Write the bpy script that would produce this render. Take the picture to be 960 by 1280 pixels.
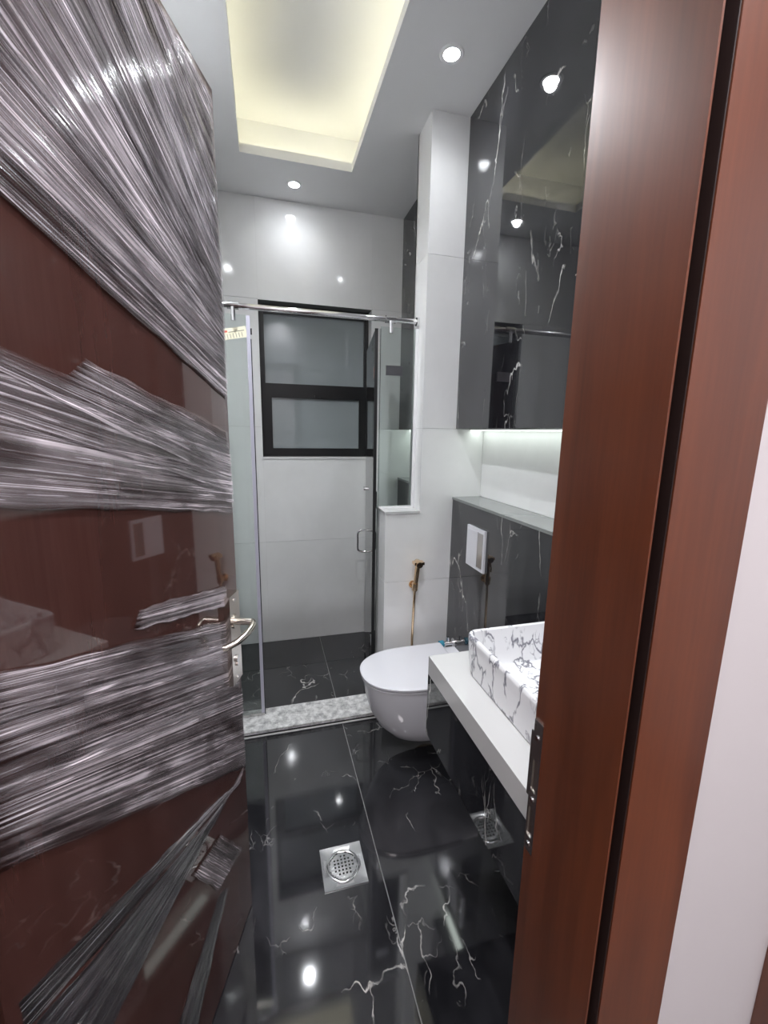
import bpy, bmesh, math, random
from mathutils import Matrix, Vector, noise
for o in list(bpy.data.objects): bpy.data.objects.remove(o)
SC = bpy.context.scene
COL = SC.collection
random.seed(4)

# ------------------------------------------------------------------ camera
cam_d = bpy.data.cameras.new('camera'); cam = bpy.data.objects.new('camera', cam_d); COL.objects.link(cam)
cam_d.sensor_fit = 'HORIZONTAL'; cam_d.sensor_width = 36.0; cam_d.lens = 36.0 * 531.84 / 960
cam_d.clip_start = .02
Rr = (0.964168, -0.264764, 0.016732); Ru = (0.032751, 0.181379, 0.982868); Rf = (0.263263, 0.947102, -0.183552)
cam.matrix_world = Matrix(((Rr[0], Ru[0], -Rf[0], 0), (Rr[1], Ru[1], -Rf[1], 0), (Rr[2], Ru[2], -Rf[2], 1.5), (0, 0, 0, 1)))
SC.camera = cam

# ------------------------------------------------------------------ world / exposure
w = bpy.data.worlds.new('world'); SC.world = w; w.use_nodes = True
w.node_tree.nodes['Background'].inputs[0].default_value = (.010, .012, .016, 1)   # night outside
w.node_tree.nodes['Background'].inputs[1].default_value = 1.0
vs = SC.view_settings; vs.view_transform = 'Standard'; vs.look = 'None'; vs.gamma = 1; vs.use_curve_mapping = False
vs.exposure = 0.97
DOWN_E = 40.0       # emission of the downlight lenses
HALL_E = 29.0       # emission of the hall ceiling lamp
COVE_E = 5.3        # cove led strip
SHELF_E = 2.1       # led strip under the upper dark panel

# ------------------------------------------------------------------ key measures (metres, camera above the origin)
XL, XP, XR = -.45, .923, 1.078        # left wall, dark panel plane, niche back
YW0, YW1 = .338, .507                 # hall face and bathroom face of the door wall
YC0, YC1 = 2.0, 2.175                 # partition
YB = 2.96                             # back wall
ZC = 2.879                            # ceiling
XCOL, XPONY, ZPONY = .744, .564, 1.10
ZLEDGE, ZPANEL = 1.18, 1.524

# ------------------------------------------------------------------ material helpers
def newmat(name):
    m = bpy.data.materials.new(name); m.use_nodes = True
    nt = m.node_tree; nt.nodes.clear()
    out = nt.nodes.new('ShaderNodeOutputMaterial')
    return m, nt, out
def N(nt, t, **kw):
    n = nt.nodes.new(t)
    for k, v in kw.items():
        if k.startswith('i_'):
            n.inputs[k[2:].replace('_', ' ')].default_value = v
        else: setattr(n, k, v)
    return n
def L(nt, a, b): nt.links.new(a, b)
def bsdf(nt, out, col=(.8, .8, .8), rough=.5, metal=0., **kw):
    b = N(nt, 'ShaderNodeBsdfPrincipled')
    b.inputs['Base Color'].default_value = (*col, 1); b.inputs['Roughness'].default_value = rough; b.inputs['Metallic'].default_value = metal
    for k, v in kw.items(): b.inputs[k.replace('_', ' ')].default_value = v
    L(nt, b.outputs[0], out.inputs[0]); return b
def ramp(nt, src, stops, interp='LINEAR'):
    r = N(nt, 'ShaderNodeValToRGB'); r.color_ramp.interpolation = interp
    e = r.color_ramp.elements
    while len(e) < len(stops): e.new(.5)
    for k, (p, c) in enumerate(stops):
        e[k].position = p; e[k].color = (c, c, c, 1) if isinstance(c, (int, float)) else (*c, 1)
    L(nt, src, r.inputs[0]); return r.outputs[0]
def math_(nt, op, a, b=None, clamp=False):
    n = N(nt, 'ShaderNodeMath', operation=op); n.use_clamp = clamp
    for k, v in enumerate((a, b)):
        if v is None: continue
        if isinstance(v, (int, float)): n.inputs[k].default_value = v
        else: L(nt, v, n.inputs[k])
    return n.outputs[0]
def mixc(nt, f, a, b):
    n = N(nt, 'ShaderNodeMix', data_type='RGBA')
    for s, v in ((n.inputs[0], f), (n.inputs[6], a), (n.inputs[7], b)):
        if isinstance(v, tuple): s.default_value = (*v, 1)
        elif isinstance(v, (int, float)): s.default_value = v
        else: L(nt, v, s)
    return n.outputs[2]
def coords(nt, scale=(1, 1, 1), per_object=0.):
    g = N(nt, 'ShaderNodeNewGeometry')
    v = g.outputs['Position']
    if per_object:
        oi = N(nt, 'ShaderNodeObjectInfo')
        s = N(nt, 'ShaderNodeVectorMath', operation='SCALE'); s.inputs[0].default_value = (1, .7, .4)
        L(nt, math_(nt, 'MULTIPLY', oi.outputs['Random'], per_object), s.inputs['Scale'])
        a = N(nt, 'ShaderNodeVectorMath', operation='ADD'); L(nt, v, a.inputs[0]); L(nt, s.outputs[0], a.inputs[1]); v = a.outputs[0]
    mlt = N(nt, 'ShaderNodeVectorMath', operation='MULTIPLY'); L(nt, v, mlt.inputs[0]); mlt.inputs[1].default_value = scale
    return mlt.outputs[0]
def tex_noise(nt, vec, scale, detail=3., rough=.5, dist=0.):
    n = N(nt, 'ShaderNodeTexNoise'); L(nt, vec, n.inputs['Vector'])
    n.inputs['Scale'].default_value = scale; n.inputs['Detail'].default_value = detail; n.inputs['Roughness'].default_value = rough; n.inputs['Distortion'].default_value = dist
    return n
def warped(nt, vec, scale, amt):
    n = tex_noise(nt, vec, scale, 4., .6)
    s = N(nt, 'ShaderNodeVectorMath', operation='SUBTRACT'); L(nt, n.outputs['Color'], s.inputs[0]); s.inputs[1].default_value = (.5, .5, .5)
    k = N(nt, 'ShaderNodeVectorMath', operation='SCALE'); L(nt, s.outputs[0], k.inputs[0]); k.inputs['Scale'].default_value = amt
    a = N(nt, 'ShaderNodeVectorMath', operation='ADD'); L(nt, vec, a.inputs[0]); L(nt, k.outputs[0], a.inputs[1])
    return a.outputs[0]
def vein(nt, vec, scale, width, mscale, mthr):
    v = N(nt, 'ShaderNodeTexVoronoi', feature='DISTANCE_TO_EDGE'); L(nt, vec, v.inputs['Vector']); v.inputs['Scale'].default_value = scale
    line = ramp(nt, v.outputs['Distance'], [(0, 1), (width * .4, .75), (width, 0)])
    m = tex_noise(nt, vec, mscale, 2.)
    mask = ramp(nt, m.outputs['Fac'], [(mthr, 0), (mthr + .07, 1)])
    return math_(nt, 'MULTIPLY', line, mask)
def black_marble(name, scale, amount=1., per=9., rough=.03):
    m, nt, out = newmat(name)
    b = bsdf(nt, out, (.012, .012, .014), rough); b.inputs['IOR'].default_value = 1.9
    c = coords(nt, scale, per)
    wv = warped(nt, c, 2.2, .35); wv2 = warped(nt, warped(nt, wv, 9., .07), 34., .018)
    v1 = vein(nt, wv2, 1.7, .0075, 2.6, .52)
    v2 = vein(nt, wv2, 5.2, .014, 3.1, .57)
    v3 = vein(nt, wv2, 13., .030, 4.0, .63)
    brk = ramp(nt, tex_noise(nt, c, 11., 3.).outputs['Fac'], [(.38, .12), (.60, 1)])
    v = math_(nt, 'MAXIMUM', math_(nt, 'MULTIPLY', v1, .9), math_(nt, 'MAXIMUM', math_(nt, 'MULTIPLY', v2, .55), math_(nt, 'MULTIPLY', v3, .35)))
    v = math_(nt, 'MULTIPLY', math_(nt, 'MULTIPLY', v, brk), amount, True)
    cl = tex_noise(nt, wv, 2.4, 5., .65)
    base = mixc(nt, ramp(nt, cl.outputs['Fac'], [(.42, 0), (.75, 1)]), (.010, .010, .012), (.038, .038, .043))
    L(nt, mixc(nt, v, base, (.62, .60, .57)), b.inputs['Base Color'])
    return m
M = {}
M['black_floor'] = black_marble('black_marble_floor', (1.6, 1.1, 1.), 1., rough=.06)
M['black_wall'] = black_marble('black_marble_wall', (2.0, 2.0, .75), 1.3)
def white_tile():
    m, nt, out = newmat('white_marble_tile')
    b = bsdf(nt, out, (.7, .7, .7), .09)
    c = warped(nt, coords(nt, (1, 1, .8), 7.), 1.3, .5)
    cl = tex_noise(nt, c, 1.6, 5., .6)
    L(nt, mixc(nt, ramp(nt, cl.outputs['Fac'], [(.35, 0), (.7, 1)]), (.77, .77, .765), (.87, .87, .87)), b.inputs['Base Color'])
    return m
M['white_tile'] = white_tile()
def vein_white():
    m, nt, out = newmat('veined_white_ceramic')
    b = bsdf(nt, out, (.85, .85, .86), .07)
    c = coords(nt, (1.4, 1.4, .62)); wv = warped(nt, c, 6., .16); wv = warped(nt, wv, 22., .03)
    v1 = vein(nt, wv, 11., .055, 13., .44)
    v2 = vein(nt, wv, 25., .05, 17., .56)
    v = math_(nt, 'MAXIMUM', v1, math_(nt, 'MULTIPLY', v2, .7))
    L(nt, mixc(nt, math_(nt, 'MULTIPLY', v, .9), (.84, .84, .86), (.11, .11, .15)), b.inputs['Base Color'])
    return m
M['basin'] = vein_white()
def grey_marble():
    m, nt, out = newmat('grey_white_curb_marble')
    b = bsdf(nt, out, (.6, .6, .6), .12)
    c = warped(nt, coords(nt), 14., .06)
    n1 = tex_noise(nt, c, 26., 6., .7)
    L(nt, mixc(nt, ramp(nt, n1.outputs['Fac'], [(.36, 0), (.62, 1)]), (.30, .30, .30), (.74, .74, .73)), b.inputs['Base Color'])
    return m
M['curb'] = grey_marble()
def plain(name, col, rough=.5, metal=0., **kw):
    m, nt, out = newmat(name); b = bsdf(nt, out, col, rough, metal, **kw)
    n = tex_noise(nt, coords(nt), 9., 4.)
    lo = tuple(c * .965 for c in col)
    L(nt, mixc(nt, n.outputs['Fac'], lo, col), b.inputs['Base Color'])
    return m
M['paint'] = plain('white_ceiling_paint', (.87, .87, .875), .6)
M['hall_paint'] = plain('hall_wall_paint', (.53, .515, .525), .55)
M['hall_floor'] = plain('hall_floor_stone', (.10, .09, .085), .2)
M['ceramic'] = plain('white_glazed_ceramic', (.70, .70, .74), .06)
M['quartz'] = plain('white_quartz_counter', (.57, .57, .565), .12)
M['chrome'] = plain('polished_chrome', (.78, .78, .79), .09, 1.)
M['steel'] = plain('brushed_steel', (.62, .61, .60), .22, 1.)
M['drain_steel'] = plain('bright_stainless_steel', (.84, .84, .85), .27, 1.)
M['nickel'] = plain('satin_nickel', (.66, .62, .56), .2, 1.)
M['gold'] = plain('polished_gold', (.92, .68, .44), .15, 1.)
M['blacktrim'] = plain('black_rubber', (.006, .006, .007), .45)
M['alu'] = plain('black_powder_coated_aluminium', (.006, .006, .007), .33)
M['grout_dark'] = plain('dark_grout', (.03, .03, .03), .8)
M['grout_light'] = plain('light_grout', (.50, .50, .49), .8)
M['grey_stone'] = plain('polished_grey_stone', (.20, .21, .205), .12)
M['hinge_grey'] = plain('dark_chrome_hinge', (.33, .33, .35), .28, 1.)
M['blue'] = plain('blue_protective_film', (.04, .25, .36), .25)
M['sticker'] = plain('cream_sticker', (.80, .76, .58), .5)
M['stickerink'] = plain('sticker_print', (.25, .24, .18), .5)
M['stickerred'] = plain('sticker_red_print', (.62, .12, .08), .5)
M['seal'] = plain('clear_lavender_edge_seal', (.52, .51, .60), .2)
M['frost'] = plain('grey_frosted_window_glass', (.27, .30, .31), .03, 0., IOR=1.6)
def wood(name, dark, light, rough):
    m, nt, out = newmat(name); b = bsdf(nt, out, light, rough)
    b.inputs['Coat Weight'].default_value = .45; b.inputs['Coat Roughness'].default_value = .28 if rough > .2 else .04
    c = coords(nt, (14, 14, 1.1)); wv = warped(nt, c, 1.1, .9)
    n1 = tex_noise(nt, wv, 1.3, 5., .6); n2 = tex_noise(nt, coords(nt, (120, 120, 5)), 1.5, 3.)
    f = math_(nt, 'ADD', math_(nt, 'MULTIPLY', n1.outputs['Fac'], .75), math_(nt, 'MULTIPLY', n2.outputs['Fac'], .25))
    L(nt, mixc(nt, ramp(nt, f, [(.33, 0), (.66, 1)]), dark, light), b.inputs['Base Color'])
    return m
M['wood'] = wood('mahogany_frame_wood', (.076, .018, .0055), (.142, .037, .012), .36)
M['doorwood'] = wood('dark_mahogany_door_wood', (.052, .021, .017), (.072, .031, .026), .035)
M['shadow_gap'] = plain('painted_groove_shade', (.016, .008, .007), .5)  # near-black colour standing in for shade inside the frame groove
def glass():
    m, nt, out = newmat('clear_shower_glass')
    tr = N(nt, 'ShaderNodeBsdfTransparent'); tr.inputs[0].default_value = (.93, .965, .955, 1)
    gl = N(nt, 'ShaderNodeBsdfGlossy'); gl.inputs['Roughness'].default_value = .0; gl.inputs[0].default_value = (1, 1, 1, 1)
    fr = N(nt, 'ShaderNodeFresnel'); fr.inputs[0].default_value = 1.45
    mx = N(nt, 'ShaderNodeMixShader'); L(nt, fr.outputs[0], mx.inputs[0]); L(nt, tr.outputs[0], mx.inputs[1]); L(nt, gl.outputs[0], mx.inputs[2])
    L(nt, mx.outputs[0], out.inputs[0]); return m
M['glass'] = glass()
def emit(name, col, e):
    m, nt, out = newmat(name); n = N(nt, 'ShaderNodeEmission'); n.inputs[0].default_value = (*col, 1); n.inputs[1].default_value = e
    L(nt, n.outputs[0], out.inputs[0]); return m
M['lamp'] = emit('downlight_lens', (.93, .96, 1.0), DOWN_E)
M['hall_lamp'] = emit('hall_lamp_diffuser', (1.0, .93, .95), HALL_E)
M['cove'] = emit('warm_led_strip', (1.0, .95, .66), COVE_E)
M['shelf_led'] = emit('white_led_strip', (.90, 1.0, .93), SHELF_E)
def film():
    m, nt, out = newmat('stretch_film')
    uv = N(nt, 'ShaderNodeUVMap')
    def st(sx, sy, off):
        mp = N(nt, 'ShaderNodeMapping'); L(nt, uv.outputs[0], mp.inputs[0]); mp.inputs['Scale'].default_value = (sx, sy, 1); mp.inputs['Location'].default_value = (off, off * 1.7, 0); return mp.outputs[0]
    n1 = tex_noise(nt, st(.45, 60, 0), 1., 2., .5)
    n2 = tex_noise(nt, st(.9, 150, 3.3), 1., 1., .5)
    n3 = tex_noise(nt, st(4, 11, 7.1), 1., 3., .6)
    n4 = tex_noise(nt, st(6, 190, 11.9), 1., 2., .5)
    def lines(n, wdt):
        d = math_(nt, 'ABSOLUTE', math_(nt, 'SUBTRACT', n.outputs['Fac'], .5))
        return ramp(nt, d, [(0, 1), (wdt * .5, .55), (wdt, 0)])
    streak = lines(n1, .030); fine = lines(n2, .045)
    dens = ramp(nt, n3.outputs['Fac'], [(.36, .16), (.62, 1)])
    glint_dash = ramp(nt, n4.outputs['Fac'], [(.63, 0), (.70, 1)])  # short white dashes paint crease highlights into the film colour
    broad = ramp(nt, n1.outputs['Fac'], [(.5, 0), (.7, 1)])
    haze = math_(nt, 'ADD', math_(nt, 'MULTIPLY', streak, .55), math_(nt, 'MULTIPLY', fine, .26))
    haze = math_(nt, 'ADD', haze, math_(nt, 'MULTIPLY', glint_dash, .70))
    haze = math_(nt, 'ADD', haze, math_(nt, 'MULTIPLY', broad, .16))
    haze = math_(nt, 'MULTIPLY', math_(nt, 'ADD', haze, .12), dens, True)
    uvb = N(nt, 'ShaderNodeUVMap'); uvb.uv_map = 'Band'
    sep = N(nt, 'ShaderNodeSeparateXYZ'); L(nt, uvb.outputs[0], sep.inputs[0])
    tt = math_(nt, 'MULTIPLY', math_(nt, 'SUBTRACT', .5, math_(nt, 'ABSOLUTE', math_(nt, 'SUBTRACT', sep.outputs[1], .5))), 14.)
    haze = math_(nt, 'MULTIPLY', haze, math_(nt, 'ADD', tt, math_(nt, 'MULTIPLY', streak, .3), True), True)
    ss = math_(nt, 'MULTIPLY', math_(nt, 'SUBTRACT', math_(nt, 'ADD', sep.outputs[0], math_(nt, 'MULTIPLY', n2.outputs['Fac'], .16)), .075), 14., True)
    haze = math_(nt, 'MULTIPLY', haze, ss, True)
    bump = N(nt, 'ShaderNodeBump'); bump.inputs['Strength'].default_value = .8; bump.inputs['Distance'].default_value = .003
    L(nt, math_(nt, 'ADD', n1.outputs['Fac'], math_(nt, 'MULTIPLY', n2.outputs['Fac'], .5)), bump.inputs['Height'])
    tr = N(nt, 'ShaderNodeBsdfTransparent'); tr.inputs[0].default_value = (.985, .985, .985, 1)
    df = N(nt, 'ShaderNodeBsdfDiffuse'); df.inputs[0].default_value = (.92, .84, .90, 1)
    g1 = N(nt, 'ShaderNodeBsdfGlossy'); g1.inputs['Roughness'].default_value = .10; L(nt, bump.outputs[0], g1.inputs['Normal'])
    fr = N(nt, 'ShaderNodeFresnel'); fr.inputs[0].default_value = 1.5; L(nt, bump.outputs[0], fr.inputs['Normal'])
    m1 = N(nt, 'ShaderNodeMixShader'); L(nt, haze, m1.inputs[0]); L(nt, tr.outputs[0], m1.inputs[1]); L(nt, df.outputs[0], m1.inputs[2])
    m2 = N(nt, 'ShaderNodeMixShader'); L(nt, math_(nt, 'MULTIPLY', fr.outputs[0], .9, True), m2.inputs[0]); L(nt, m1.outputs[0], m2.inputs[1]); L(nt, g1.outputs[0], m2.inputs[2])
    L(nt, m2.outputs[0], out.inputs[0]); return m
M['film'] = film()

# ------------------------------------------------------------------ mesh helpers
def link_mesh(name, me, mat, parent=None, centre=True):
    if centre and len(me.vertices):
        lo = [min(v.co[k] for v in me.vertices) for k in range(3)]; hi = [max(v.co[k] for v in me.vertices) for k in range(3)]
        c = Vector([(a + b) / 2 for a, b in zip(lo, hi)])
        me.transform(Matrix.Translation(-c))
    else: c = Vector()
    o = bpy.data.objects.new(name, me); COL.objects.link(o)
    me.materials.clear(); me.materials.append(M[mat] if isinstance(mat, str) else mat)
    o.location = c
    if parent is not None:
        o.parent = parent
        if not parent.get('_local'): o.location = c - WLOC[parent.name]
    WLOC[o.name] = WLOC[parent.name] + o.location if (parent is not None and not parent.get('_local')) else c.copy()
    return o
WLOC = {}
def fin(name, bm, mat, parent=None, smooth=False, bevel=0., seg=2):
    if bevel:
        bmesh.ops.bevel(bm, geom=[e for e in bm.edges if len(e.link_faces) == 2 and e.calc_face_angle(0) > .5], offset=bevel, segments=seg, affect='EDGES', profile=.5)
    bmesh.ops.recalc_face_normals(bm, faces=bm.faces)
    me = bpy.data.meshes.new(name); bm.to_mesh(me); bm.free()
    if smooth:
        for p in me.polygons: p.use_smooth = True
        me.set_sharp_from_angle(angle=math.radians(38))
    return link_mesh(name, me, mat, parent)
def empty(name, loc, rotz=0., **props):
    o = bpy.data.objects.new(name, None); COL.objects.link(o); o.location = loc; o.rotation_euler = (0, 0, rotz)
    o.empty_display_size = .05
    WLOC[o.name] = Vector(loc)
    return tag(o, **props)
def tag(o, label=None, cat=None, group=None, kind=None):
    if label: o['label'] = label
    if cat: o['category'] = cat
    if group: o['group'] = group
    if kind: o['kind'] = kind
    return o
def abox(bm, x0, x1, y0, y1, z0, z1):
    v = [bm.verts.new(p) for p in ((x0, y0, z0), (x1, y0, z0), (x1, y1, z0), (x0, y1, z0), (x0, y0, z1), (x1, y0, z1), (x1, y1, z1), (x0, y1, z1))]
    for f in ((0, 3, 2, 1), (4, 5, 6, 7), (0, 1, 5, 4), (1, 2, 6, 5), (2, 3, 7, 6), (3, 0, 4, 7)): bm.faces.new([v[k] for k in f])
def box(name, dims, mat, parent=None, bevel=0., seg=2, smooth=False):
    bm = bmesh.new(); abox(bm, *dims); return fin(name, bm, mat, parent, smooth or bevel > 0, bevel, seg)
def boxes(name, lst, mat, parent=None, bevel=0.):
    bm = bmesh.new()
    for d in lst: abox(bm, *d)
    return fin(name, bm, mat, parent, bevel > 0, bevel)
def loft(bm, rings, cap0=True, cap1=True):
    R = [[bm.verts.new(p) for p in r] for r in rings]
    n = len(R[0])
    for a, b in zip(R, R[1:]):
        for k in range(n): bm.faces.new((a[k], a[(k + 1) % n], b[(k + 1) % n], b[k]))
    if cap0: bm.faces.new(list(reversed(R[0])))
    if cap1: bm.faces.new(R[-1])
def tube(bm, pts, r, n=12, cap=True):
    pts = [Vector(p) for p in pts]; rs = r if isinstance(r, (list, tuple)) else [r] * len(pts)
    rings = []; up = None
    for k, p in enumerate(pts):
        t = (pts[min(k + 1, len(pts) - 1)] - pts[max(k - 1, 0)]).normalized()
        if up is None: up = Vector((0, 0, 1)) if abs(t.z) < .9 else Vector((0, 1, 0))
        a = t.cross(up).normalized(); b = a.cross(t).normalized(); up = b
        rings.append([p + (a * math.cos(2 * math.pi * j / n) + b * math.sin(2 * math.pi * j / n)) * rs[k] for j in range(n)])
    loft(bm, rings, cap, cap)
def tubeo(name, pts, r, mat, parent=None, n=12):
    bm = bmesh.new(); tube(bm, pts, r, n); return fin(name, bm, mat, parent, True)
def bez(pts, n=16):
    out = []
    P = [Vector(p) for p in pts]
    for s in range(len(P) - 1):
        p0, p1, p2, p3 = P[max(s - 1, 0)], P[s], P[s + 1], P[min(s + 2, len(P) - 1)]
        for k in range(n):
            t = k / n
            out.append(.5 * ((2 * p1) + (p2 - p0) * t + (2 * p0 - 5 * p1 + 4 * p2 - p3) * t * t + (3 * p1 - p0 - 3 * p2 + p3) * t ** 3))
    out.append(P[-1]); return out
def extrude_xy(name, prof, z0, z1, mat, parent=None, bevel=0.):
    bm = bmesh.new(); loft(bm, [[(x, y, z0) for x, y in prof], [(x, y, z1) for x, y in prof]])
    return fin(name, bm, mat, parent, bevel > 0, bevel)
G = .0008     # half joint
def tiles(parent, axis, plane, thick, a_lines, z_lines, mat, name='tile', gap=G):
    """rectangular tiles on a wall (axis 'x': wall of constant x, 'y': constant y) or floor ('z'); plane = visible face, thick = signed depth behind it"""
    for a0, a1 in zip(a_lines, a_lines[1:]):
        for z0, z1 in zip(z_lines, z_lines[1:]):
            lo, hi = min(plane, plane + thick), max(plane, plane + thick)
            A0, A1, Z0, Z1 = a0 + (gap if axis == 'z' else .0002), a1 - (gap if axis == 'z' else .0002), z0 + gap, z1 - gap
            d = {'x': (lo, hi, A0, A1, Z0, Z1), 'y': (A0, A1, lo, hi, Z0, Z1), 'z': (A0, A1, Z0, Z1, lo, hi)}[axis]
            box(name, d, mat, parent, .0006, 1)

# ------------------------------------------------------------------ structure: floor
fl = box('floor', (XL - .1, XR + .1, YW0, YB + .12, -.06, -.010), 'grout_light', None); tag(fl, 'glossy black marble tiled bathroom floor with white veins', None, None, 'structure')
ZR = [0, .742, ZPANEL, 2.307, ZC]
tiles(fl, 'z', 0, -.010, [XL, -.259, .341, XP], [YW0 + .05, .62, 1.966], 'black_floor', gap=.0016)
tiles(fl, 'z', 0, -.010, [XL, .341, XP], [2.17, 2.595, YB], 'black_floor', gap=.0016)
hf = box('floor_hall', (-1.6, 1.9, -1.9, YW0 + .05, -.06, -.004), 'hall_floor'); tag(hf, 'pale stone floor of the hall outside', None, None, 'structure')

# back wall with window opening
WX0, WX1, WZ0, WZ1 = -.018, .714, 1.327, 2.303
wb = boxes('wall_back', [(XL - .1, WX0 - .008, YB + .010, YB + .2, 0, ZC), (WX1 + .008, XR + .1, YB + .010, YB + .2, 0, ZC), (WX0 - .008, WX1 + .008, YB + .010, YB + .2, 0, WZ0 - .008), (WX0 - .008, WX1 + .008, YB + .010, YB + .2, WZ1 + .008, ZC)], 'grout_light')
tag(wb, 'white marble tiled shower back wall', None, None, 'structure')
tiles(wb, 'y', YB, .010, [XL, WX0], ZR, 'white_tile')
tiles(wb, 'y', YB, .010, [WX0, WX1], [0, .742, WZ0], 'white_tile')
tiles(wb, 'y', YB, .010, [WX0, WX1], [WZ1, ZC], 'white_tile')
tiles(wb, 'y', YB, .010, [WX1, XR], ZR, 'white_tile')
# reveal linings of the window recess
box('reveal_side', (WX0 - .008, WX0, YB + .001, YB + .19, WZ0, WZ1), 'white_tile', wb)
box('reveal_side', (WX1, WX1 + .008, YB + .001, YB + .19, WZ0, WZ1), 'white_tile', wb)
box('reveal_sill', (WX0 - .008, WX1 + .008, YB - .006, YB + .19, WZ0 - .012, WZ0), 'white_tile', wb, .002)
box('reveal_head', (WX0 - .008, WX1 + .008, YB + .001, YB + .19, WZ1, WZ1 + .008), 'grey_stone', wb)

# left wall
wl = box('wall_left', (XL - .2, XL - .010, YW1, YB + .1, 0, ZC), 'grout_light'); tag(wl, 'white marble tiled side wall behind the open door', None, None, 'structure')
tiles(wl, 'x', XL, -.010, [YW1, 1.2, 2.0, YB], ZR, 'white_tile')
# right wall: recessed white middle band, dark clad blocks above and below
wr = box('wall_right', (XR + .010, XR + .2, YW1, YB + .1, 0, ZC), 'grout_light'); tag(wr, 'white tiled recess of the side wall lit by a hidden strip', None, None, 'structure')
tiles(wr, 'x', XR, .010, [YW1, 1.2, YC0, YC1, YB], [ZLEDGE, ZPANEL + .02], 'white_tile')
for nm, z0, z1, lab in (('wall_right_upper', ZPANEL, ZC, 'black veined marble cladding above the lit recess'), ('wall_right_lower', 0, ZLEDGE - .012, 'black veined marble block that hides the cistern')):
    for a, b, sh in ((YW1, YC0, 0), (YC1, YB, 1)):
        pass
    o = boxes(nm, [(XP + .010, XR + .009, YW1, YC0 - .001, z0 + (.004 if z0 else 0), z1), (XP + .010, XR + .009, YC1 + .001, YB - .0005, z0 + (.004 if z0 else 0), z1)], 'grout_dark')
    tag(o, lab, None, None, 'structure')
    tiles(o, 'x', XP, .010, [YW1, 1.2, YC0 - .0005], [z0, z1] if z0 else [0, z1 - .0005], 'black_wall', 'panel', .0006)
    tiles(o, 'x', XP, .010, [YC1, YB], [z0, z1] if z0 else [0, z1 - .0005], 'black_wall', 'panel', .0006)
    if not z0:
        box('ledge_slab', (XP - .003, XR - .0005, YW1, YC0 - .001, ZLEDGE - .012, ZLEDGE), 'grey_stone', o, .0015)
        box('ledge_slab', (XP - .003, XR - .0005, YC1 + .001, YB - .001, ZLEDGE - .012, ZLEDGE), 'grey_stone', o, .0015)

# partition between toilet and shower: tall pier + low wall
pa = boxes('wall_partition', [(XCOL + .010, XR + .009, YC0 + .010, YC1 - .010, 0, ZC), (XPONY + .010, XCOL + .011, YC0 + .010, YC1 - .010, 0, ZPONY - .010)], 'grout_light')
tag(pa, 'white marble tiled pier with a low wall carrying the fixed glass', None, None, 'structure')
for z0, z1 in zip(ZR, ZR[1:]):
    x0 = XCOL if z0 >= ZPANEL - .01 else XPONY
    if z0 == .742:
        box('tile', (XPONY, XCOL, YC0, YC0 + .010, z0 + G, ZPONY), 'white_tile', pa, .0006, 1)
        box('tile', (XCOL, XR - .001, YC0, YC0 + .010, z0 + G, z1 - G), 'white_tile', pa)
        box('tile', (XCOL, XCOL + .010, YC0 + .010, YC1, ZPONY, z1 - G), 'white_tile', pa, .0006, 1)
        box('tile', (XPONY, XPONY + .010, YC0 + .010, YC1, z0 + G, ZPONY), 'white_tile', pa, .0006, 1)
    else:
        xr = XP if (z0 < .7 or z0 > ZPANEL - .01) else XR - .001
        box('tile', (x0, xr, YC0, YC0 + .010, z0 + G, z1 - G), 'white_tile', pa, .0006, 1)
        box('tile', (x0, x0 + .010, YC0 + .010, YC1, z0 + G, z1 - G), 'white_tile', pa, .0006, 1)
    box('tile', (x0, XR - .001, YC1 - .010, YC1, z0 + G, z1 - G if z0 != .742 else ZPONY), 'white_tile', pa)
box('coping', (XPONY - .004, XCOL - .0005, YC0 - .004, YC1 + .002, ZPONY, ZPONY + .012), 'quartz', pa, .002)

# door wall (hall side) and hall shell
OX0, OX1, OZ = -.375, .445, 2.31
wf = boxes('wall_front', [(OX1, .71, YW0, YW1, 0, ZC), (.71, 1.9, YW0 + .03, YW1, 0, ZC), (-1.6, OX0, YW0, YW1, 0, ZC), (OX0, OX1, YW0, YW1, OZ, ZC)], 'hall_paint')
tag(wf, 'off white painted hall wall beside the wooden frame', None, None, 'structure')
for nm, d in (('wall_hall_back', (-1.7, 2.0, -2.0, -1.9, 0, ZC)), ('wall_hall_left', (-1.7, -1.6, -1.9, YW0, 0, ZC)), ('wall_hall_right', (1.9, 2.0, -1.9, YW0, 0, ZC))):
    tag(box(nm, d, 'hall_paint'), 'off white painted wall of the hall', None, None, 'structure')
tag(box('ceiling_hall', (-1.7, 2.0, -2.0, YW0, ZC, ZC + .05), 'paint'), 'white hall ceiling', None, None, 'structure')

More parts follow.
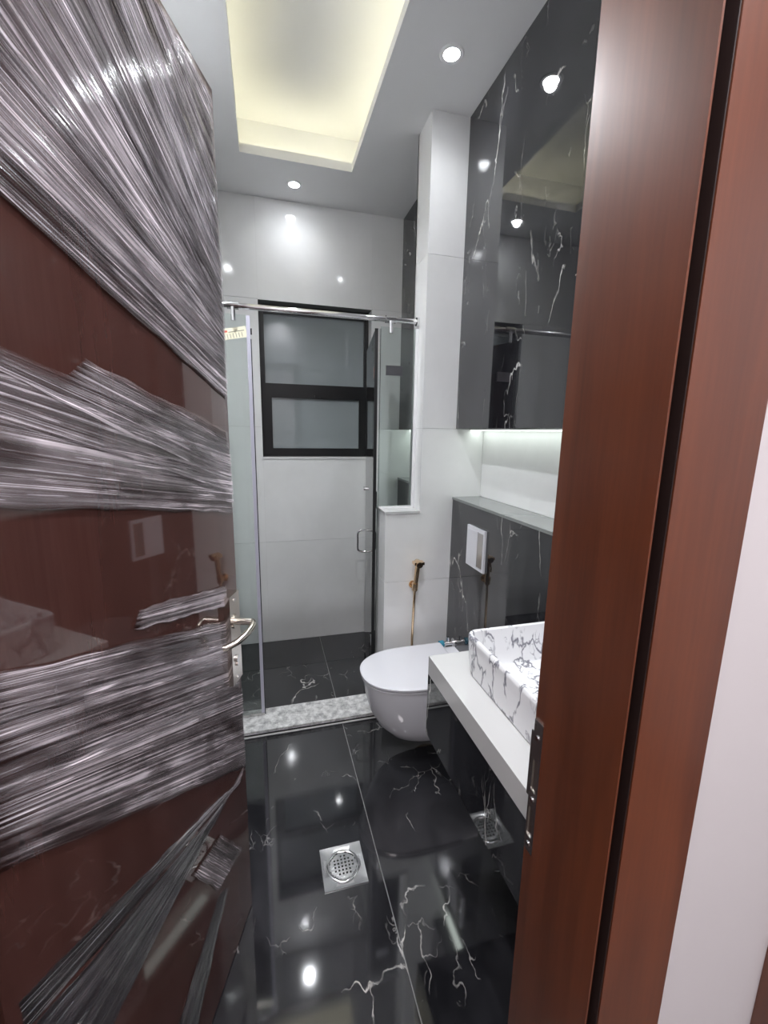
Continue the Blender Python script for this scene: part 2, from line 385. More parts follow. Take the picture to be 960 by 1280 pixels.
# bathroom ceiling with recessed cove
CX0, CX1, CY0, CY1 = -.079, .498, .88, 2.554
T = .014; RW = .12; RH = .22
ce = boxes('ceiling', [(XL - .1, CX0, YW0, YB + .1, ZC, ZC + T), (CX1, XR + .1, YW0, YB + .1, ZC, ZC + T), (CX0, CX1, YW0, CY0, ZC, ZC + T), (CX0, CX1, CY1, YB + .1, ZC, ZC + T)], 'paint')
tag(ce, 'white plaster ceiling with a rectangular glowing recess', None, None, 'structure')
LH = .042
boxes('cove_lip', [(CX0 - .012, CX0, CY0 - .012, CY1 + .012, ZC + T, ZC + LH), (CX1, CX1 + .012, CY0 - .012, CY1 + .012, ZC + T, ZC + LH), (CX0, CX1, CY0 - .012, CY0, ZC + T, ZC + LH), (CX0, CX1, CY1, CY1 + .012, ZC + T, ZC + LH)], 'paint', ce)
boxes('cove_recess', [(CX0 - RW - .02, CX0 - RW, CY0 - RW, CY1 + RW, ZC + T, ZC + RH), (CX1 + RW, CX1 + RW + .02, CY0 - RW, CY1 + RW, ZC + T, ZC + RH),
    (CX0 - RW, CX1 + RW, CY0 - RW - .02, CY0 - RW, ZC + T, ZC + RH), (CX0 - RW, CX1 + RW, CY1 + RW, CY1 + RW + .02, ZC + T, ZC + RH), (CX0 - RW, CX1 + RW, CY0 - RW, CY1 + RW, ZC + RH, ZC + RH + .02)], 'paint', ce)
cl = empty('cove_light', ((CX0 + CX1) / 2, (CY0 + CY1) / 2, ZC + T), label='warm led strip hidden behind the lip of the ceiling recess', cat='strip light')
for d in ((CX0 - .055, CX0 - .043, CY0, CY1), (CX1 + .043, CX1 + .055, CY0, CY1), (CX0, CX1, CY0 - .055, CY0 - .043), (CX0, CX1, CY1 + .043, CY1 + .055)):
    box('led_strip', (*d, ZC + T, ZC + T + .008), 'cove', cl)
# led strip under the upper cladding
sl = empty('recess_light', (XR - .05, 1.25, ZPANEL), label='white led strip along the top of the wall recess', cat='strip light')
box('channel', (XR - .080, XR - .012, YW1 + .02, YC0 - .003, ZPANEL - .004, ZPANEL + .004), 'steel', sl)
box('led_strip', (XR - .076, XR - .016, YW1 + .03, YC0 - .006, ZPANEL - .008, ZPANEL - .004), 'shelf_led', sl)
sl2 = empty('recess_light', (XR - .05, 2.57, ZPANEL), label='short white led strip in the recess inside the shower', cat='strip light')
box('channel', (XR - .080, XR - .012, YC1 + .003, YB - .003, ZPANEL - .004, ZPANEL + .004), 'steel', sl2)
box('led_strip', (XR - .076, XR - .016, YC1 + .006, YB - .006, ZPANEL - .008, ZPANEL - .004), 'shelf_led', sl2)

# ------------------------------------------------------------------ downlights
def disc(bm, c, r0, r1, z0, z1, n=32):
    loft(bm, [[(c[0] + r * math.cos(2 * math.pi * k / n), c[1] + r * math.sin(2 * math.pi * k / n), z) for k in range(n)] for r, z in ((r0, z0), (r1, z1))])
def ring(bm, c, prof, n=32):
    R = [[bm.verts.new((c[0] + r * math.cos(2 * math.pi * k / n), c[1] + r * math.sin(2 * math.pi * k / n), z)) for k in range(n)] for r, z in prof]
    m = len(R)
    for a in range(m):
        A, B = R[a], R[(a + 1) % m]
        for k in range(n): bm.faces.new((A[k], A[(k + 1) % n], B[(k + 1) % n], B[k]))
def downlight(x, y, watt, lab):
    e = empty('downlight', (x, y, ZC), label=lab, cat='ceiling light', group='recessed ceiling downlights')
    bm = bmesh.new(); ring(bm, (x, y), ((.030, ZC - .001), (.030, ZC - .004), (.042, ZC - .005), (.046, ZC - .001))); fin('bezel', bm, 'paint', e, True)
    bm = bmesh.new(); disc(bm, (x, y), .0295, .0295, ZC - .003, ZC - .001); fin('lens', bm, 'lamp', e)
    ld = bpy.data.lights.new('downlight_beam', 'SPOT'); ld.energy = watt; ld.color = (.93, .96, 1.0); ld.spot_size = math.radians(150); ld.spot_blend = 1.0; ld.shadow_soft_size = .024
    lo = bpy.data.objects.new('downlight_beam', ld); COL.objects.link(lo); lo.parent = e; lo.location = (0, 0, -.012)
downlight(.710, 1.728, 5.2, 'round downlight in the ceiling above the toilet')
downlight(.205, 2.764, 2.4, 'round downlight in the ceiling in front of the shower window wall')
downlight(-.265, 1.728, 46, 'round downlight in the ceiling above the open door')
downlight(.205, .69, 38, 'round downlight in the ceiling just inside the doorway')
for hx0, hy0, lab in ((-.32, -.36, 'flat square hall lamp on the hinge side of the doorway'), (.80, -.95, 'flat square hall lamp on the white wall side of the doorway')):
    hl = empty('hall_lamp', (hx0, hy0, ZC), label=lab, cat='ceiling light', group='square hall ceiling lamps')
    q = .2 if hx0 < 0 else .29
    boxes('frame', [(hx0 - q - .02, hx0 + q + .02, hy0 - q - .02, hy0 - q, ZC - .03, ZC), (hx0 - q - .02, hx0 + q + .02, hy0 + q, hy0 + q + .02, ZC - .03, ZC), (hx0 - q - .02, hx0 - q, hy0 - q, hy0 + q, ZC - .03, ZC), (hx0 + q, hx0 + q + .02, hy0 - q, hy0 + q, ZC - .03, ZC)], 'paint', hl)
    box('diffuser', (hx0 - q, hx0 + q, hy0 - q, hy0 + q, ZC - .022, ZC - .012), 'hall_lamp', hl)

# ------------------------------------------------------------------ door frame
tr1 = empty('trim_1', (.02, YW1 - .09, 0)); tag(tr1, 'varnished mahogany door frame around the bathroom doorway', None, None, 'structure')
extrude_xy('jamb', [(.372, .331), (.372, .462), (.392, .462), (.392, .507), (.440, .507), (.440, .360), (.3745, .360), (.3745, .331)], 0, OZ - .005, 'wood', tr1, .003)
extrude_xy('jamb', [(-.322, .331), (-.322, .462), (-.344, .462), (-.344, .507), (-.374, .507), (-.374, .360), (-.3245, .360), (-.3245, .331)], 0, OZ - .005, 'wood', tr1, .0015)
boxes('head', [(-.322, .372, .331, .462, 2.262, OZ - .006), (-.344, .392, .462, .507, 2.268, OZ - .006)], 'wood', tr1)
box('groove_shade', (.3748, .3838, .344, .3595, 0, 2.26), 'shadow_gap', tr1)  # thin dark strips added so the slot beside the architrave looks shaded
box('groove_shade', (.3822, .3838, .3245, .344, 0, 2.26), 'shadow_gap', tr1)['label'] = 'dark strip painting the shade in the groove'
box('architrave', (.384, .488, .323, YW0 - .0005, 0, 2.37), 'wood', tr1, .002)
box('architrave', (-.436, -.334, .323, YW0 - .0005, 0, 2.37), 'wood', tr1, .002)
box('architrave', (-.334, .384, .323, YW0 - .0005, 2.27, 2.37), 'wood', tr1, .002)
# strike plate on the rebate
bm = bmesh.new()
px = .392
for y0, y1, z0, z1 in ((.480, .505, .835, 1.068), ):
    # plate with two openings
    zs = [z0, .862, .915, .945, 1.000, z1]
    for k in range(5):
        if k in (1, 3):
            abox(bm, px - .0025, px - .0003, y0, .490, zs[k], zs[k + 1]); abox(bm, px - .0025, px - .0003, .501, y1, zs[k], zs[k + 1])
        else: abox(bm, px - .0025, px - .0003, y0, y1, zs[k], zs[k + 1])
    abox(bm, px - .0025, px - .0003, .505, .5105, .93, 1.045)
sp = fin('strike_plate', bm, 'steel', tr1); sp['label'] = 'steel strike plate with two openings'
for z in (.848, .930, 1.04):
    bm = bmesh.new(); tube(bm, [(px - .0042, .4955, z), (px - .0025, .4955, z)], .0042, 12); fin('screw', bm, 'chrome', sp, True)
for z0, z1 in ((.862, .915), (.945, 1.0)):
    box('bolt_pocket', (px - .0006, px - .0001, .490, .501, z0, z1), 'nickel', sp)
tr2 = empty('trim_2', (.80, YW0, 0)); tag(tr2, 'dark wooden architrave of the neighbouring doorway', None, None, 'structure')
box('architrave', (.71, .80, .318, YW0 + .029, 0, 2.37), 'wood', tr2, .002)
box('door_panel', (.80, 1.6, .35, YW0 + .029, 0, 2.27), 'doorwood', tr2, .002)

# ------------------------------------------------------------------ door leaf wrapped in stretch film
DW, DH, DT = .71, 2.25, .045
dang = math.atan2(.947, .322)
dr = empty('door_1', (-.09 - DW * .322, 1.18 - DW * .947, 0), dang)
tag(dr, 'dark mahogany door wrapped in clear stretch film, standing open', None, None, 'structure')
dr['_local'] = 1
box('leaf', (-.016, DW, 0, DT, .006, DH), 'doorwood', dr, .003)
for z in (.25, 1.1, 1.95):
    bm = bmesh.new(); tube(bm, [(-.016, .052, z - .05), (-.016, .052, z + .05)], .007, 12); fin('hinge', bm, 'nickel', dr, True)
box('latch_plate', (DW - .001, DW + .0025, .012, .034, .84, 1.07), 'chrome', dr, .0008)
# handle set
plate = box('lock_plate', (DW - .085, DW - .025, -.016, -.0005, .828, 1.078), 'nickel', dr, .004)
cx = DW - .057
bm = bmesh.new(); tube(bm, [(cx, -.014, 1.002), (cx, -.020, 1.002)], .019, 20); tube(bm, [(cx, -.016, 1.002), (cx, -.062, 1.002)], .0095, 16)
fin('handle_neck', bm, 'nickel', dr, True)
tubeo('lever', bez([(cx + .005, -.060, 1.002), (cx - .012, -.069, 1.000), (cx - .038, -.066, .992), (cx - .066, -.050, .980), (cx - .082, -.030, .972), (cx - .086, -.020, .970)], 8), .0085, 'nickel', dr, 14)
bm = bmesh.new(); tube(bm, [(cx, -.0155, .895), (cx, -.021, .895)], .010, 16); tube(bm, [(cx, -.0155, .880), (cx, -.020, .880)], .006, 12); fin('key_cylinder', bm, 'steel', dr, True)
for z in (.842, 1.062):
    bm = bmesh.new(); tube(bm, [(cx, -.0182, z), (cx, -.0155, z)], .004, 10); fin('screw', bm, 'chrome', dr, True)

def film_band(lower, upper, depth_=.006, ns=70, nt_=150, seed=0, ridges=1., bulge=0.):
    """sheet between two polylines (u, z) on the door face; creases run from the first to the last point"""
    depth = depth_ * .6
    lo = [Vector((a, 0, b)) for a, b in lower]; up = [Vector((a, 0, b)) for a, b in upper]
    def at(pl, s):
        f = s * (len(pl) - 1); i = min(int(f), len(pl) - 2); return pl[i].lerp(pl[i + 1], f - i)
    bm = bmesh.new(); uvl = bm.loops.layers.uv.new('UVMap'); uvb = bm.loops.layers.uv.new('Band')
    G_ = []
    wid = sum((a - b).length for a, b in zip(lo, up)) / len(lo); ln = sum((a - b).length for a, b in zip(lo, lo[1:]))
    for i in range(ns + 1):
        s = i / ns; A, B = at(lo, s), at(up, s); row = []
        for j in range(nt_ + 1):
            t = j / nt_
            wob = .012 * noise.noise(Vector((s * 3, t * 4, seed)))
            p = A.lerp(B, t)
            edge = min(t, 1 - t) * 2
            rag = .006 * noise.noise(Vector((s * 9, t * 1.5 + seed, 5.2))) * (1 - min(edge * 4, 1))
            h = .5 + .5 * noise.noise(Vector((s * .9 + wob, t * wid * 75 * ridges, seed + 1.7)))
            h2 = .5 + .5 * noise.noise(Vector((s * 1.5, t * wid * 210 * ridges, seed + 9.1)))
            h3 = max(0, noise.noise(Vector((s * 4, t * wid * 22, seed + 4.4))))
            y = -.0015 - depth * (h ** 2.2) - depth * .35 * h2 - depth * .5 * h3 - bulge * math.sin(math.pi * t) * (1 - s)
            u = min(max(p.x, -.014), DW + .001)
            row.append((bm.verts.new((u, y, min(max(p.z + rag, .02), DH - .002))), (s * ln + seed, t * wid), (s, t)))
        G_.append(row)
    for i in range(ns):
        for j in range(nt_):
            q = (G_[i][j], G_[i + 1][j], G_[i + 1][j + 1], G_[i][j + 1])
            try: f = bm.faces.new([k[0] for k in q])
            except ValueError: continue
            for lp, k in zip(f.loops, q): lp[uvl].uv = k[1]; lp[uvb].uv = k[2]
    me = bpy.data.meshes.new('stretch_film'); bm.to_mesh(me); bm.free()
    for p in me.polygons: p.use_smooth = True
    o = link_mesh('stretch_film', me, 'film', dr); o['label'] = 'creased band of clear stretch film'
    return o
# (u, z) boundaries read on the door face
# (u, z) corners of each straight band read on the door face: hinge side lower/upper, free edge lower/upper
for k, (p0, p1, p2, p3) in enumerate((
        ((0.0, 1.79), (0.0, 1.865), (0.705, 1.574), (0.719, 1.692)),
        ((0.0, 1.835), (0.0, 1.975), (0.717, 1.634), (0.718, 1.795)),
        ((0.0, 1.965), (0.10, 2.19), (0.724, 1.693), (0.707, 1.855)),
        ((0.10, 2.145), (0.33, 2.245), (0.724, 1.731), (0.696, 2.039)),
        ((0.31, 2.20), (0.53, 2.246), (0.714, 1.839), (0.7, 2.235)),
        ((0.0, 1.423), (0.0, 1.525), (0.715, 1.284), (0.707, 1.392)),
        ((0.0, 1.53), (0.0, 1.575), (0.71, 1.328), (0.705, 1.454)),
        ((0.0, 1.590), (0.0, 1.607), (0.704, 1.361), (0.696, 1.465)),
        ((0.189, 1.567), (0.229, 1.596), (0.701, 1.424), (0.7, 1.495)),
        ((0.273, 1.16), (0.293, 1.19), (0.636, 1.05), (0.643, 1.104)),
        ((0.0, 1.175), (0.0, 1.235), (0.638, 0.897), (0.627, 1.016)),
        ((0.0, 1.086), (0.0, 1.185), (0.697, 0.751), (0.684, 0.931)),
        ((0.0, 0.992), (0.0, 1.10), (0.706, 0.513), (0.711, 0.768)),
        ((-0.014, 0.75), (0.10, 0.531), (0.656, 0.499), (0.708, 0.527)),
        ((0.0, 0.80), (0.0, 0.75), (0.522, 0.577), (0.668, 0.501)),
        ((0.391, 0.506), (0.531, 0.466), (0.5, 0.328), (0.655, 0.28)),
        ((0.294, 0.239), (0.363, 0.117), (0.502, 0.31), (0.552, 0.272)),
        )):
    film_band([p0, p2], [p1, p3], .006, 40, 90, k * 1.37 + 1.)

# ------------------------------------------------------------------ window
wi = empty('window_1', ((WX0 + WX1) / 2, YB + .09, WZ0)); tag(wi, 'black framed window with two frosted panes in the shower wall', None, None, 'structure')
FY0, FY1 = YB + .085, YB + .14
def frame(name, x0, x1, z0, z1, wl, wr_, wt, wb_, y0, y1, mat, parent, bevel=.002):
    return boxes(name, [(x0, x0 + wl, y0, y1, z0, z1), (x1 - wr_, x1, y0, y1, z0, z1), (x0 + wl, x1 - wr_, y0, y1, z1 - wt, z1), (x0 + wl, x1 - wr_, y0, y1, z0, z0 + wb_)], mat, parent)
frame('frame', WX0 + .001, WX1 - .001, WZ0 + .001, WZ1 - .001, .030, .030, .050, .020, FY0, FY1, 'alu', wi)
box('mullion', (WX0 + .031, WX1 - .031, FY0, FY1, 1.765, 1.812), 'alu', wi)
box('pane', (WX0 + .025, WX1 - .025, FY0 + .022, FY0 + .028, 1.806, WZ1 - .05), 'frost', wi)
sa = frame('sash', WX0 + .012, WX1 - .012, WZ0 + .012, 1.764, .056, .056, .045, .044, FY0 - .012, FY0 - .0005, 'alu', wi)
box('pane', (WX0 + .04, WX1 - .04, FY0 + .004, FY0 + .010, WZ0 + .022, 1.764), 'frost', wi)
box('handle', (.335, .375, FY0 - .026, FY0 - .0125, 1.725, 1.742), 'alu', sa, .003)

# ------------------------------------------------------------------ shower: curb, glass, rail
cu = empty('shower_curb', (.05, 2.07, 0), label='low grey and white marble curb across the shower entrance', cat='curb')
box('riser', (XL + .001, XPONY - .0005, 1.985, 2.140, 0, .014), 'black_floor', cu)
box('slab', (XL + .001, XPONY - .0005, 1.972, 2.146, .014, .030), 'curb', cu, .002)
box('sealant_line', (XL + .001, XPONY - .0005, 1.966, 1.974, 0, .004), 'quartz', cu)
YG = 2.10
gl = empty('fixed_glass_panel', (-.25, YG, .030), label='fixed shower glass beside the open wooden door, with a pale edge strip', cat='glass panel')
pn = box('pane', (XL + .002, -.066, YG - .004, YG + .004, .032, 2.0), 'glass', gl)
box('edge_seal', (-.065, -.049, YG - .006, YG + .006, .034, 1.998), 'seal', gl, .001)['label'] = 'pale lavender edge strip'
box('dark_gasket', (-.049, -.045, YG - .006, YG + .006, .034, 1.90), 'blacktrim', gl)
box('bottom_channel', (XL + .002, -.050, YG - .010, YG + .010, .0302, .044), 'steel', gl)
box('edge_clip', (-.0485, -.042, YG - .008, YG - .0062, 1.918, 1.945), 'blacktrim', gl)
# sticker with printed bars, tilted on the pane
st_c = Vector((-.122, YG - .0046, 1.918)); ta = math.radians(12)
def onst(dx0, dx1, dz0, dz1, off, name, mat, parent):
    bm = bmesh.new(); ca, sa_ = math.cos(ta), math.sin(ta)
    q = [(dx0, dz0), (dx1, dz0), (dx1, dz1), (dx0, dz1)]
    loft(bm, [[(st_c.x + x * ca - z * sa_, st_c.y - off - y, st_c.z + x * sa_ + z * ca) for x, z in q] for y in (0, .0003)])
    return fin(name, bm, mat, parent)
stk = onst(-.062, .058, -.022, .024, 0, 'sticker', 'sticker', gl); stk['label'] = 'cream sticker with printed bars'
for k in range(8): onst(-.052 + k * .0125, -.0495 + k * .0125, -.018, .001, .0006, 'printed_bar', 'stickerink', stk)
onst(-.058, -.022, .008, .016, .0006, 'printed_mark', 'stickerred', stk); onst(-.018, .05, .006, .009, .0006, 'printed_bar', 'stickerink', stk)

fg = empty('small_fixed_glass', (.65, YG, ZPONY + .012), label='narrow fixed glass standing on the low tiled wall', cat='glass panel')
box('pane', (.553, XCOL - .002, YG - .004, YG + .004, ZPONY + .014, 2.0), 'glass', fg)
box('edge_seal', (.547, .5525, YG - .005, YG + .005, ZPONY + .014, 1.99), 'glass', fg)
box('wall_channel', (XCOL - .016, XCOL - .0005, YG - .010, YG + .010, ZPONY + .0125, 2.0), 'paint', fg)
box('bottom_channel', (.556, XCOL - .017, YG - .010, YG + .010, ZPONY + .0125, ZPONY + .024), 'paint', fg)
hg = box('hinge', (.580, .662, YG - .014, YG - .0045, 1.776, 1.822), 'hinge_grey', fg, .004); hg['label'] = 'dark chrome glass hinge'
bm = bmesh.new(); tube(bm, [(.5575, YG - .008, ZPONY + .020), (.5575, YG - .004, ZPONY + .020)], .008, 14); fin('stud', bm, 'chrome', fg, True)
# swung-in glass door
da = math.radians(90 - 9)
sd = empty('shower_glass_door', (.536, YG + .018, .034), da, label='frameless glass shower door swung inward, with a chrome D handle', cat='glass door')
sd['_local'] = 1
DL = .60
box('pane', (.006, DL, -.004, .004, .006, 1.962), 'glass', sd)
box('edge_gasket', (-.003, .006, -.008, .008, .006, 1.960), 'blacktrim', sd)['label'] = 'black edge gasket'
box('free_edge_seal', (DL, DL + .005, -.004, .004, .006, 1.962), 'hinge_grey', sd)
for z in (1.755,): box('hinge_leaf', (.004, .046, .0045, .012, z - .026, z + .026), 'chrome', sd, .003)
box('hinge_leaf', (.004, .046, .0045, .012, .30, .35), 'chrome', sd, .003)
box('stop_bumper', (-.004, .012, -.012, -.0055, 1.085, 1.165), 'blacktrim', sd, .003)
hx = DL - .05
for s in (1, -1):
    tubeo('handle', bez([(hx, s * .004, .832), (hx, s * .030, .832), (hx, s * .056, .818), (hx, s * .058, .76), (hx, s * .056, .702), (hx, s * .030, .688), (hx, s * .004, .688)], 8), .0065, 'chrome', sd, 12)
bm = bmesh.new(); tube(bm, [(DL - .03, .004, 1.105), (DL - .03, .020, 1.105)], .012, 14); tube(bm, [(DL - .03, -.004, 1.105), (DL - .03, -.020, 1.105)], .012, 14); fin('knob', bm, 'chrome', sd, True)
# support rail
rl = empty('shower_rail', (.15, YG, 2.032), label='chrome support rail above the shower glass', cat='rail')
tubeo('bar', [(XL + .002, YG, 2.035), (XCOL - .006, YG, 2.035)], .0125, 'chrome', rl, 20)
for x in (XL + .001, XCOL - .013): tubeo('end_flange', [(x, YG, 2.035), (x + .012, YG, 2.035)], .021, 'chrome', rl, 20)
for x in (-.118, .600):
    bm = bmesh.new(); tube(bm, [(x - .024, YG, 2.035), (x + .024, YG, 2.035)], .0175, 20); fin('collar', bm, 'chrome', rl, True)
    tubeo('glass_clamp', [(x, YG - .013, 2.026), (x, YG - .0142, 1.970)], .0095, 'chrome', rl, 14)

# ------------------------------------------------------------------ wall-hung toilet
TY = 1.716
def dshape(front, back, hw, z, n=40, k=2.5, hwb=None, rc=.0):
    """plan outline: straight back at x=back, rounded nose at x=front (nose points to -x)"""
    hwb = hw if hwb is None else hwb
    ln = min(back - front, hw * 1.45); cxx = front + ln
    pts = []
    for i in range(n + 1):
        a = -math.pi / 2 + math.pi * i / n
        c, s = math.cos(a), math.sin(a)
        pts.append((cxx - ln * abs(c) ** (2 / k), TY + hw * math.copysign(abs(s) ** (2 / k), s), z))
    return pts + [(back, TY + hwb, z), (back, TY - hwb, z)]
to = empty('wall_hung_toilet', (.70, TY, .10), label='white wall-hung toilet with closed lid', cat='toilet')
bm = bmesh.new()
B = XP - .001
loft(bm, [dshape(.60, B, .10, .116, k=2.3), dshape(.545, B, .125, .120, k=2.3), dshape(.500, B, .145, .142, k=2.35), dshape(.460, B, .158, .185, k=2.35), dshape(.425, B, .168, .250, k=2.35), dshape(.404, B, .175, .33, k=2.35), dshape(.395, B, .178, .385, k=2.35), dshape(.392, B, .178, .402, k=2.35)])
fin('bowl', bm, 'ceramic', to, True)
bm = bmesh.new(); loft(bm, [dshape(.394, .838, .176, .4025, k=2.3), dshape(.386, .842, .183, .406, k=2.3), dshape(.386, .842, .183, .4125, k=2.3), dshape(.393, .838, .177, .4145, k=2.3)]); fin('seat', bm, 'ceramic', to, True)
bm = bmesh.new(); loft(bm, [dshape(.392, .838, .178, .4165, k=2.3), dshape(.383, .843, .186, .4195, k=2.3), dshape(.382, .843, .187, .428, k=2.3), dshape(.386, .841, .183, .4315, k=2.3), dshape(.396, .833, .174, .4325, k=2.3)]); fin('lid', bm, 'ceramic', to, True)
for s in (-1, 1): tubeo('lid_hinge', [(.852, TY + s * .07 - .02, .410), (.852, TY + s * .07 + .02, .410)], .008, 'chrome', to, 12)
# flush plate
fp = empty('flush_plate', (XP - .006, 1.712, 1.0), label='white and chrome dual flush plate on the black marble above the toilet', cat='flush plate')
FX = XP - .0005
box('plate', (FX - .010, FX, 1.629, 1.797, .888, 1.080), 'ceramic', fp, .003)
box('button', (FX - .0125, FX - .0102, 1.690, 1.785, .905, 1.064), 'ceramic', fp, .001)
box('button', (FX - .0125, FX - .0102, 1.641, 1.685, .905, 1.064), 'steel', fp, .001)['label'] = 'chrome half flush button'
frame_pts = [(FX - .0116, FX - .0102, 1.6865, 1.6885, .903, 1.066)]
boxes('button_gap', frame_pts, 'blacktrim', fp)
# angle valve with blue film
av = empty('angle_valve', (XP, 1.90, .41), label='small angle valve with blue wrapping on the black wall by the toilet', cat='valve')
tubeo('flange', [(XP - .006, 1.90, .420), (XP - .0005, 1.90, .420)], .024, 'chrome', av, 20)
tubeo('body', [(XP - .006, 1.90, .420), (XP - .06, 1.90, .420)], .011, 'chrome', av, 14)
tubeo('outlet', [(XP - .035, 1.90, .420), (XP - .035, 1.90, .455)], .008, 'chrome', av, 14)
bm = bmesh.new(); tube(bm, [(XP - .058, 1.90, .420), (XP - .064, 1.90, .420), (XP - .084, 1.90, .420)], [.013, .019, .017], 16); fin('wrapped_knob', bm, 'blue', av, True)

# ------------------------------------------------------------------ bidet sprayer
bs = empty('bidet_sprayer', (.72, YC0, .40), label='gold hand bidet sprayer with hose on the white low wall', cat='sprayer')
SX = .716
bm = bmesh.new(); tube(bm, [(SX, YC0 - .0005, .725), (SX, YC0 - .008, .725)], .020, 20); tube(bm, [(SX, YC0 - .006, .725), (SX, YC0 - .040, .722)], .010, 14); tube(bm, [(SX, YC0 - .040, .706), (SX, YC0 - .042, .744)], [.015, .017], 18)
fin('wall_holder', bm, 'gold', bs, True)
tubeo('grip', [(SX + .000, YC0 - .041, .700), (SX + .004, YC0 - .044, .760), (SX + .008, YC0 - .046, .815), (SX + .009, YC0 - .047, .842)], [.010, .012, .013, .012], 'gold', bs, 16)
bm = bmesh.new(); tube(bm, [(SX + .009, YC0 - .028, .850), (SX + .009, YC0 - .036, .852), (SX + .009, YC0 - .075, .850), (SX + .009, YC0 - .080, .849)], [.015, .019, .019, .017], 18)
abox(bm, SX - .016, SX + .036, YC0 - .075, YC0 - .034, .848, .862); fin('spray_head', bm, 'gold', bs, True)
tubeo('trigger', [(SX + .002, YC0 - .058, .842), (SX - .004, YC0 - .064, .800), (SX - .004, YC0 - .062, .780)], .004, 'gold', bs, 10)
tubeo('hose', bez([(SX, YC0 - .041, .702), (SX - .003, YC0 - .040, .60), (SX - .005, YC0 - .036, .40), (SX + .01, YC0 - .032, .27), (SX + .08, YC0 - .035, .22), (SX + .140, YC0 - .06, .22)], 8), .0065, 'gold', bs, 10)

# ------------------------------------------------------------------ vanity, counter, basin
VX, VY0, VY1 = .494, YW1 + .002, 1.198
va = empty('vanity_cabinet', (.71, .85, .499), label='black marble clad vanity cabinet hanging under the white counter', cat='cabinet')
box('body', (VX + .006, XP - .0005, VY0, VY1 - .006, .499, .717), 'grout_dark', va)
box('front_panel', (VX, VX + .0058, VY0, VY1, .499, .717), 'black_wall', va)
box('end_panel', (VX + .006, XP - .001, VY1 - .0058, VY1, .499, .717), 'black_wall', va)
co = box('countertop', (VX, XP - .0005, VY0, VY1, .7175, .782), 'quartz', None, .0012); tag(co, 'thick white counter slab with the veined basin on it', 'countertop')
def rrect(x0, x1, y0, y1, r, z, n=7):
    pts = []
    for cx_, cy_, a0 in ((x1 - r, y1 - r, 0), (x0 + r, y1 - r, 90), (x0 + r, y0 + r, 180), (x1 - r, y0 + r, 270)):
        for k in range(n + 1):
            a = math.radians(a0 + 90 * k / n); pts.append((cx_ + r * math.cos(a), cy_ + r * math.sin(a), z))
    return pts
ba = empty('basin', (.735, .86, .7825), label='rectangular white vessel basin with grey marble veins', cat='basin')
BX0, BX1, BY0, BY1, BZ = .566, .908, .62, 1.098, .7825
bm = bmesh.new()
def ins(d, z, r): return rrect(BX0 + d, BX1 - d, BY0 + d, BY1 - d, r, z)
loft(bm, [ins(.020, BZ, .03), ins(.010, BZ + .004, .036), ins(.004, BZ + .05, .036), ins(0, BZ + .118, .036), ins(.0008, BZ + .126, .035), ins(.004, BZ + .130, .033), ins(.009, BZ + .1305, .030), ins(.013, BZ + .128, .028), ins(.015, BZ + .122, .027), ins(.022, BZ + .05, .04), ins(.040, BZ + .028, .05), ins(.075, BZ + .021, .055), ins(.13, BZ + .0185, .03)])
fin('bowl', bm, 'basin', ba, True)
bm = bmesh.new(); disc(bm, (.737, .86), .022, .020, BZ + .0188, BZ + .022); fin('waste', bm, 'chrome', ba, True)

# ------------------------------------------------------------------ floor drain
fd = empty('floor_drain', (.214, 1.229, 0), label='square stainless floor drain with a round perforated grate in the black floor', cat='drain')
DX0, DX1, DY0, DY1 = .140, .289, 1.153, 1.305; dcx, dcy = (DX0 + DX1) / 2, (DY0 + DY1) / 2
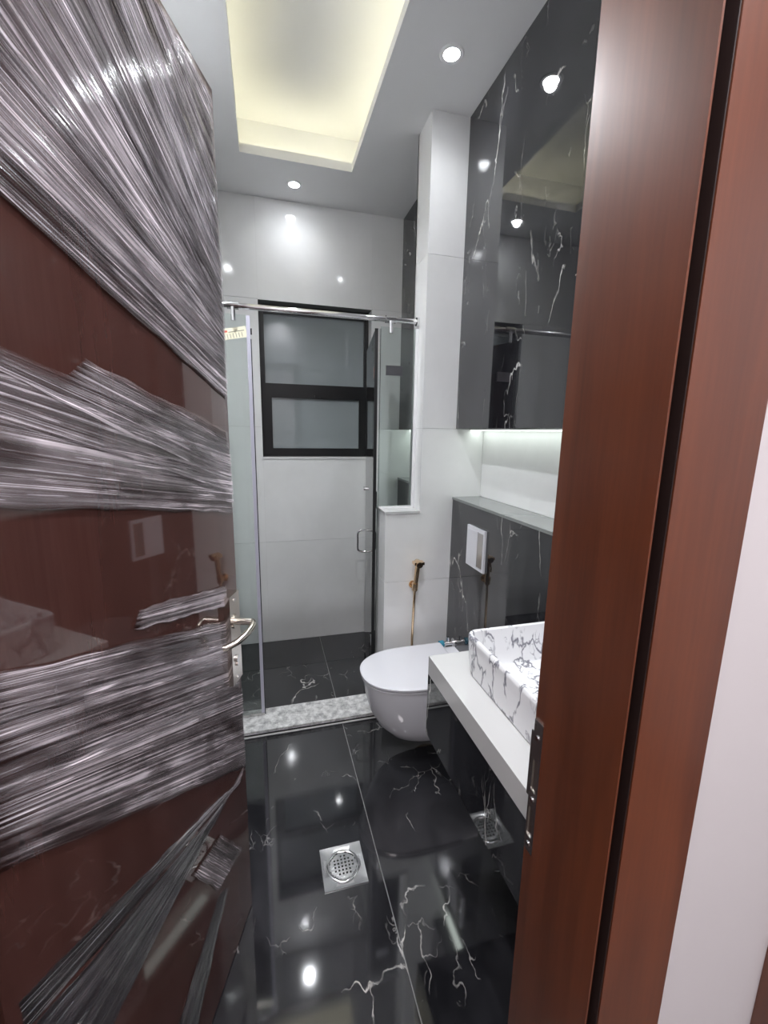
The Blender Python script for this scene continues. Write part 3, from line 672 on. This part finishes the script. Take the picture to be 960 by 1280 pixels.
# plate with round opening
bm = bmesh.new(); n = 48
def sq(a):
    c, s = math.cos(a), math.sin(a); k = 1 / max(abs(c), abs(s)); return c * k, s * k
def ringpts(f): return [f(2 * math.pi * k / n) for k in range(n)]
outer_b = [(dcx + sq(a)[0] * .075, dcy + sq(a)[1] * .076, .0002) for a in [2 * math.pi * k / n for k in range(n)]]
outer_t = [(dcx + sq(a)[0] * .074, dcy + sq(a)[1] * .075, .0035) for a in [2 * math.pi * k / n for k in range(n)]]
inner_t = [(dcx + sq(a)[0] * .069, dcy + sq(a)[1] * .070, .0030) for a in [2 * math.pi * k / n for k in range(n)]]
r1 = [(dcx + .058 * math.cos(a), dcy + .058 * math.sin(a), .0022) for a in [2 * math.pi * k / n for k in range(n)]]
r2 = [(dcx + .056 * math.cos(a), dcy + .056 * math.sin(a), .0005) for a in [2 * math.pi * k / n for k in range(n)]]
loft(bm, [outer_b, outer_t, inner_t, r1, r2], False, False)
fin('plate', bm, 'drain_steel', fd, True)
bm = bmesh.new(); ring(bm, (dcx, dcy), ((.049, .0005), (.049, .0038), (.0515, .0050), (.055, .0050), (.0575, .0038), (.0575, .0005)), 40); fin('rim', bm, 'chrome', fd, True)
bm = bmesh.new(); disc(bm, (dcx, dcy), .049, .049, .0002, .0008, 40); fin('pit', bm, 'blacktrim', fd)
bm = bmesh.new(); c_ = .0062; nn = 8
for i in range(-nn, nn):
    for j in range(-nn, nn):
        x, y = (i + .5) * c_, (j + .5) * c_
        if math.hypot(x, y) > .0475: continue
        if i % 2 and j % 2 and math.hypot(x, y) < .036: continue
        v = [bm.verts.new((dcx + x + a * c_ / 2, dcy + y + b * c_ / 2, .0034 - .0014 * (math.hypot(x, y) / .048) ** 2)) for a, b in ((-1, -1), (1, -1), (1, 1), (-1, 1))]
        bm.faces.new(v)
bmesh.ops.remove_doubles(bm, verts=bm.verts, dist=.0008)
gr = bmesh.ops.extrude_face_region(bm, geom=bm.faces[:]); bmesh.ops.translate(bm, verts=[g for g in gr['geom'] if isinstance(g, bmesh.types.BMVert)], vec=(0, 0, -.0012))
fin('grate', bm, 'drain_steel', fd)

for o in bpy.data.objects:
    if '_local' in o.keys(): del o['_local']
